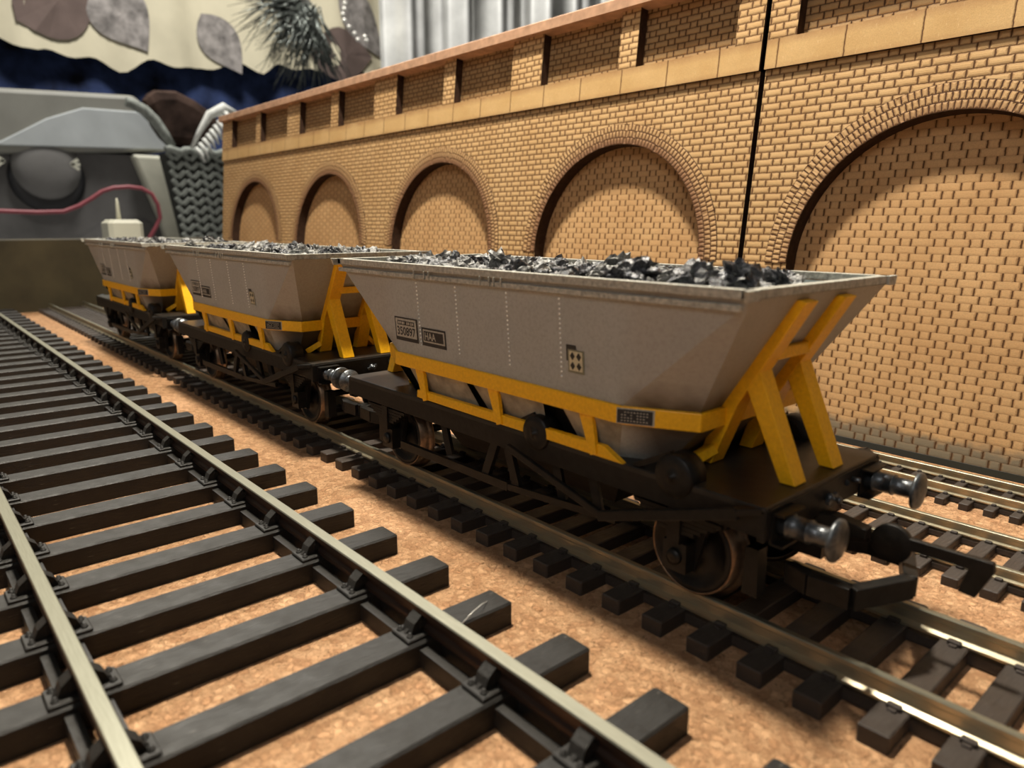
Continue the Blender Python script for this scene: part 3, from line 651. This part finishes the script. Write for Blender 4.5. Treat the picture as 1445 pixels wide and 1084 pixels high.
for wi, cnt in enumerate((130, 95, 70)):
    xc = -81-wi*PERIOD; r = random.Random(50+wi)
    b = MB(); nx, ny = 40, 16; k0 = 0
    for i in range(nx+1):
        for j in range(ny+1):
            x = -39+78*i/nx; y = -15+30*j/ny; b.v.append((x, y, 41.5+1.1*math.cos(math.pi*y/36)*math.cos(math.pi*x/100)+r.uniform(-.5, .5)-(2.2 if x > 34 or x < -36 else 0)))
    for i in range(nx):
        for j in range(ny):
            a = i*(ny+1)+j; b.face([a, a+ny+1, a+ny+2, a+1])
    tag(b.build('coal_dust_bed', M['coal_dust'], off=(xc, 82.1, 0)), 'crushed coal filling under the lumps in the %s wagon' % ('front', 'middle', 'rearmost')[wi], 'coal', kind='stuff')
    pts = []
    tries = 0
    while len(pts) < cnt and tries < 6000:
        tries += 1; x = r.uniform(-37, 34.5); y = r.uniform(-13.6, 13.6)
        if all((x-a)**2+(y-c)**2 > (2.3+.6*wi*.4)**2 for a, c in pts): pts.append((x, y))
    for k, (x, y) in enumerate(pts):
        o = bpy.data.objects.new('coal_lump', lumps[r.randrange(12)]); C.objects.link(o)
        s_ = r.uniform(1.1, 2.0)
        if wi == 0 and k % 11 == 0: s_ *= 1.3
        o.location = Vector((xc+x, 82.1+y, 42.2+.35*s_+r.uniform(-.3, .9)))*S; o.scale = (s_, s_, s_*r.uniform(.8, 1.1)); o.rotation_euler = (r.uniform(-.6, .6), r.uniform(-.6, .6), r.uniform(0, 6.28))
        tag(o, cl[wi], 'coal lump', 'coal lumps in the %s wagon' % ('front', 'middle', 'rearmost')[wi])
    if wi == 0:
        for px, py, s_, mi in ((22, -9.5, 3.0, 1), (29.5, -7.5, 2.8, 4), (33.3, -3.5, 2.9, 7), (31, -11, 2.2, 5), (-11, -4, 2.7, 2), (9, 2, 2.4, 8)):
            o = bpy.data.objects.new('coal_lump', lumps[mi]); C.objects.link(o); o.location = Vector((xc+px, 82.1+py, 43.9+.2*s_))*S; o.scale = (s_, s_, s_*.9); o.rotation_euler = (.4, .2, px)
            tag(o, cl[0], 'coal lump', 'coal lumps in the front wagon')

# ------------------------------------------------------------------ things beyond the layout: a room in soft focus (k scales out from the camera)
def far(x, y, z, k=2.0): return (x*k, y*k, 50.5+(z-50.5)*k)
M['room'] = plain('pale_room_wall', (.45, .43, .38, 1), .8, 0, .05, 300, 0)
M['grey_pl'] = plain('grey_plastic', (.27, .265, .235, 1), .45, 0, .05, 60, .02)
M['sheen_pl'] = plain('painted_sheen_plastic', (.50, .53, .54, 1), .4, 0, .05, 60, .02)
M['apron'] = plain('dark_grey_panel', (.105, .10, .098, 1), .6, 0, .15, 80, .02)
M['apron2'] = plain('mid_grey_panel', (.16, .155, .15, 1), .45, 0, .1, 80, .02)
M['white_pl'] = plain('off_white_plastic', (.58, .57, .47, 1), .5, 0, .04, 30, .02)
M['blacklip'] = plain('black_rubber_lip', (.012, .012, .014, 1), .5, 0, .1, 20, 0)
M['red'] = plain('red_cable_sheath', (.26, .05, .065, 1), .5, 0, .05, 10, 0)
M['navy'] = plain('navy_blue_cloth', (.020, .032, .085, 1), .9, 0, .45, 90, .5, .2)
M['brown'] = plain('dark_brown_fleece', (.045, .028, .022, 1), .95, 0, .35, 40, .5, .1)
M['fringe'] = plain('white_fringe', (.6, .6, .56, 1), .7, 0, .1, 8, 0)
M['curtain'] = plain('cream_curtain_cloth', (.60, .55, .41, 1), .85, 0, .05, 120, .3, .2)
M['leafb'] = plain('brown_leaf_print', (.13, .095, .085, 1), .85, 0, .08, 60, 0, .2)
M['leafg'] = plain('grey_leaf_print', (.25, .23, .22, 1), .85, 0, .25, 26, 0, .2)
M['foil'] = plain('silver_foil_cloth', (.74, .74, .72, 1), .36, .35, .12, 120, .6)
M['pearl'] = plain('pearl_bead', (.8, .78, .72, 1), .2, .3, .02, 5, 0)
M['tinsel'] = plain('dark_green_silver_tinsel', (.10, .11, .10, 1), .3, .7, .3, 10, 0)
M['weave'] = plain('grey_woven_cord', (.24, .255, .23, 1), .8, 0, .15, 8, .2, .3)
M['weave_dark'] = plain('shaded_weave_gap', (.06, .06, .055, 1), .9, 0, .15, 8, 0, .2)
b = MB(); b.box(-3100, 300, -1700, 3600, -40, -12.2); tag(b.build('large_table', M['table']), 'large grey tabletop under the plywood base and everything behind it', 'table')
b = MB(); b.box(-3160, -3120, -2200, 4600, -900, 2400); tag(b.build('wall_back', M['room']), kind='structure')

# grey plastic cabinet with a sheen painted on its top edge and a round recess
cab = tag(empty('plastic_cabinet', far(-790, 160, 0)[0:2]+(0,)), 'grey plastic cabinet with sheen painted on its rounded top edge and round black-lipped recess', 'cabinet')
cab.location = (0, 0, 0)
b = MB(); x = -1600
b.prism([(-300, 130), (470, 188), (488, 215), (466, 246), (420, 288), (300, 282), (-300, 250)], 'x', x-220, x+28); b.build('top_slab', M['grey_pl'], cab, bevel=8)
b = MB(); b.prism([(180, 180), (470, 191), (480, 204), (452, 244), (420, 258), (330, 256), (270, 232), (200, 190)], 'x', x+27, x+31); b.build('slab_sheen', M['sheen_pl'], cab, bevel=3)  # added pale plate, paints the light reflected on the slab's right end
b = MB(); b.box(x-200, x+12, -300, 455, -12, 178); b.build('lower_panel', M['apron'], cab)
b = MB(); b.lathe([(62, -6), (60, 5), (50, 7), (20, 2)], (x+14, 262, 129), (1, 0, 0), 40); b.build('recess_lip', M['blacklip'], cab)
b = MB(); b.lathe([(56, 0), (54, 8), (40, 14), (20, 17), (4, 18)], (x+14, 262, 146), (1, 0, 0), 40); b.build('recess_dome', M['apron2'], cab)
b = MB()
for yy in (196, 298):
    for a in (-.6, .0, .6): b.bar((x+40, yy, 154), (x+40, yy+(14 if yy > 250 else -14)*math.cos(a), 154+16*math.sin(a)), 5, 5)
b.build('clip', M['white_pl'], cab)
b = MB(); b.prism([(402, 178), (488, 178), (500, -12), (456, -12), (440, 60)], 'x', x+14, x+44); b.build('leg', M['white_pl'], cab, bevel=6)
# red cable and plug adaptor
b = MB(); pts = [far(-700, *p, 2) for p in ((60, 59.5), (80.7, 58.9), (105, 58.2), (123.9, 59), (136, 64), (145.9, 70.2), (154, 76), (163, 79.3), (175, 80.5), (185.3, 79.5), (193, 75), (197, 66), (198, 55), (194, 47), (188, 38), (180, 20))]
b.tube(pts, 3.4, 8); tag(b.build('red_cable', M['red']), 'thin red cable looping past the grey cabinet', 'cable')
pg = tag(empty('plug_adaptor', (0, 0, 0)), 'small white plug adaptor standing on the far end board with its pin up', 'plug')
b = MB(); b.box(-580, -556, 124, 146, 36.5, 52.5, bev=2.5); b.build('plug_body', M['white_pl'], pg)
b = MB(); b.lathe([(1.5, 0), (1.2, 10), (.6, 15)], (-566, 133, 52), (0, 0, 1), 10); b.build('pin', M['white_pl'], pg)
b = MB(); b.box(-640, -500, 60, 240, -12.1, 36.4); tag(b.build('support_block', M['apron']), 'dark block behind the end board under the white plug', 'block')
# woven basket
bk = tag(empty('woven_basket', (0, 0, 0)), 'grey woven basket with a rope handle holding a brown fleece', 'basket')
x = -1480; b = MB()
b.prism([(470, -12), (565, -12), (570, 188), (440, 178)], 'x', x-45, x); b.build('basket_body', M['weave_dark'], bk)
b = MB()
for r_ in range(11):
    for c_ in range(9):
        y0 = 446+c_*14+(8-r_)*0+ (10-r_)*1.6; z0 = 2+r_*16.4; s = 1 if c_ % 2 else -1
        if y0 > 566: continue
        b.bar((x+3, y0-6*s, z0), (x+4.5, y0+6*s, z0+13), 8, 7, (1, 0, 0))
b.build('woven_strands', M['weave'], bk, bevel=1.6)
b = MB(); b.tube([(x+6, 438+k*9, 182+3*math.sin(k*1.7)+.08*k) for k in range(15)], 7, 8); b.build('woven_rim', M['weave'], bk)
b = MB(); b.tube([far(-740, *p) for p in ((190, 156), (196, 154.5), (205, 150), (213, 142), (220, 131), (226, 120))], [8, 9, 10, 10, 9, 8], 10); b.build('rope_handle', M['weave'], bk)
b = MB(); n = 18; xx = -1486; outl = [(408, 272), (436, 290), (474, 293), (508, 280), (544, 256), (556, 234), (540, 210), (520, 191), (480, 190), (445, 191), (424, 226)]
b.prism(outl, 'x', xx-36, xx); fl = b.build('brown_fleece', M['brown'], bevel=22); tag(fl, 'crumpled dark brown fleece stuffed into the grey woven basket', 'blanket')
b = MB()
for k in range(9):
    t = k/8; c0 = Vector(far(-715, 239+30*t, 118+34*t)); b.tube([c0, c0+Vector((6, 8-4*t, -12)), c0+Vector((8, 12-4*t, -26))], [4, 3.6, 1.5], 7)
b.tube([far(-720, 237, 118), far(-720, 246, 134), far(-720, 256, 149), far(-720, 270, 156), far(-720, 280, 152)], [3, 5, 8, 11, 7], 8)
tag(b.build('white_fringe', M['fringe']), 'white fringed band lying beside the brown fleece at the wall end', 'fringe trim')
# navy sofa back under the curtain
b = MB(); b.prism([(-1200, -12), (2600, -12), (2600, 760), (1000, 640), (-1200, 560)], 'x', -2440, -2350); tag(b.build('navy_blanket', M['navy'], bevel=30), 'navy blue blanket hanging in a long band under the curtain', 'blanket')
# cream curtain with leaf print and scalloped hem
b = MB(); nx = 150; y0, y1 = -700, 1900
def cz(y):
    return 455+.115*(y-560)*(1 if y > 560 else -.9)+20*abs(math.sin(y*.016))+9*math.sin(y*.05)
def cx_(y, z): return -2290+16*math.sin(y*.021)+6*math.sin(y*.05+z*.004)
rows = 8
for i in range(nx+1):
    y = y0+(y1-y0)*i/nx; zb = cz(y)
    for j in range(rows+1): z = zb+(1500-zb)*j/rows; b.v.append((cx_(y, z), y, z))
for i in range(nx):
    for j in range(rows): a = i*(rows+1)+j; b.face([a, a+rows+1, a+rows+2, a+1], 0, None, True)
def leaf(yc, zc, L, Wd, ang, mi):
    P_ = []
    for k in range(13):
        t = k/12; P_.append((t*L, Wd*math.sin(math.pi*t**.8)*.5))
    for k in range(11, 0, -1):
        t = k/12; P_.append((t*L, -Wd*math.sin(math.pi*t**.8)*.5))
    ca, sa = math.cos(ang), math.sin(ang); pts = [(yc+p[0]*ca-p[1]*sa, zc+p[0]*sa+p[1]*ca) for p in P_]
    ctr = (sum(p[0] for p in pts)/len(pts), sum(p[1] for p in pts)/len(pts))
    for p, q_ in zip(pts, pts[1:]+pts[:1]):
        tri = [ctr, p, q_]; b.poly([(cx_(u, v)+7, u, v) for u, v in tri], mi, None, True)
for yc, zc, L, Wd, an, mi in ((455, 610, 250, 175, .6, 1), (600, 595, 200, 150, -1.0, 2), (868, 566, 185, 115, -1.0, 2), (1265, 590, 220, 165, .1, 1), (1340, 700, 260, 140, -.8, 2), (330, 700, 200, 120, 2.2, 2), (1100, 760, 220, 130, 1.4, 2)): leaf(yc-math.cos(an)*L/2, zc-math.sin(an)*L/2, L, Wd, an, mi)
b.build('printed_curtain', [M['curtain'], M['leafb'], M['leafg']], recalc=False)
tag(bpy.data.objects['printed_curtain'], 'cream curtain printed with brown and grey leaves, its hem uneven', 'curtain')
# silver foil drapes
b = MB(); nx = 260; y0, y1 = 1150, 2700
for i in range(nx+1):
    y = y0+(y1-y0)*i/nx
    for z in (300, 700, 1500): b.v.append((-1850+34*math.sin(y*.037)+20*math.sin(y*.094+1), y, z))
for i in range(nx):
    for j in range(2): a = i*3+j; b.face([a, a+3, a+4, a+1], 0, None, True)
tag(b.build('silver_drape', M['foil'], recalc=False), 'silver foil drape hanging in folds behind the coping', 'curtain')
# tinsel garland and pearl strings
b = MB(); r = random.Random(3)
for k in range(330):
    t = r.random(); c0 = Vector(far(-1000, 470+45*t+r.uniform(-12, 12), 350-60*t*r.random(), 1.9)); a = r.uniform(math.pi*.95, math.pi*1.75); L = r.uniform(60, 190)
    d = Vector((r.uniform(-.2, .2), math.cos(a), math.sin(a))).normalized(); b.tube([c0, c0+d*L*.5, c0+d*L+Vector((0, 0, -12))], [2.0, 1.6, .5], 4)
tag(b.build('tinsel_garland', M['tinsel']), 'spiky dark green and silver tinsel hanging in front of the leaf curtain', 'tinsel', kind='stuff')
b = MB()
for k in range(9): b.ball(far(-1000, 548+6*math.sin(k)+k*3, 372-k*7.5, 1.82), 6, 0, 10)
for k in range(2): b.ball(far(-1000, 590+k*2, 318-k*5, 1.82), 6, 0, 10)
tag(b.build('bead_string', M['pearl']), 'string of white beads hanging beside the tinsel', 'bead string')

b = MB(); b.tube([(-62.9, 47.4, 3.25), (-63.2, 49.2, 3.9), (-63.8, 51.2, 4.0), (-64.9, 53.0, 3.25)], .05, 5)
tag(b.build('hair_strand', M['pearl']), 'fine pale hair lying across the end of a black sleeper', 'hair')
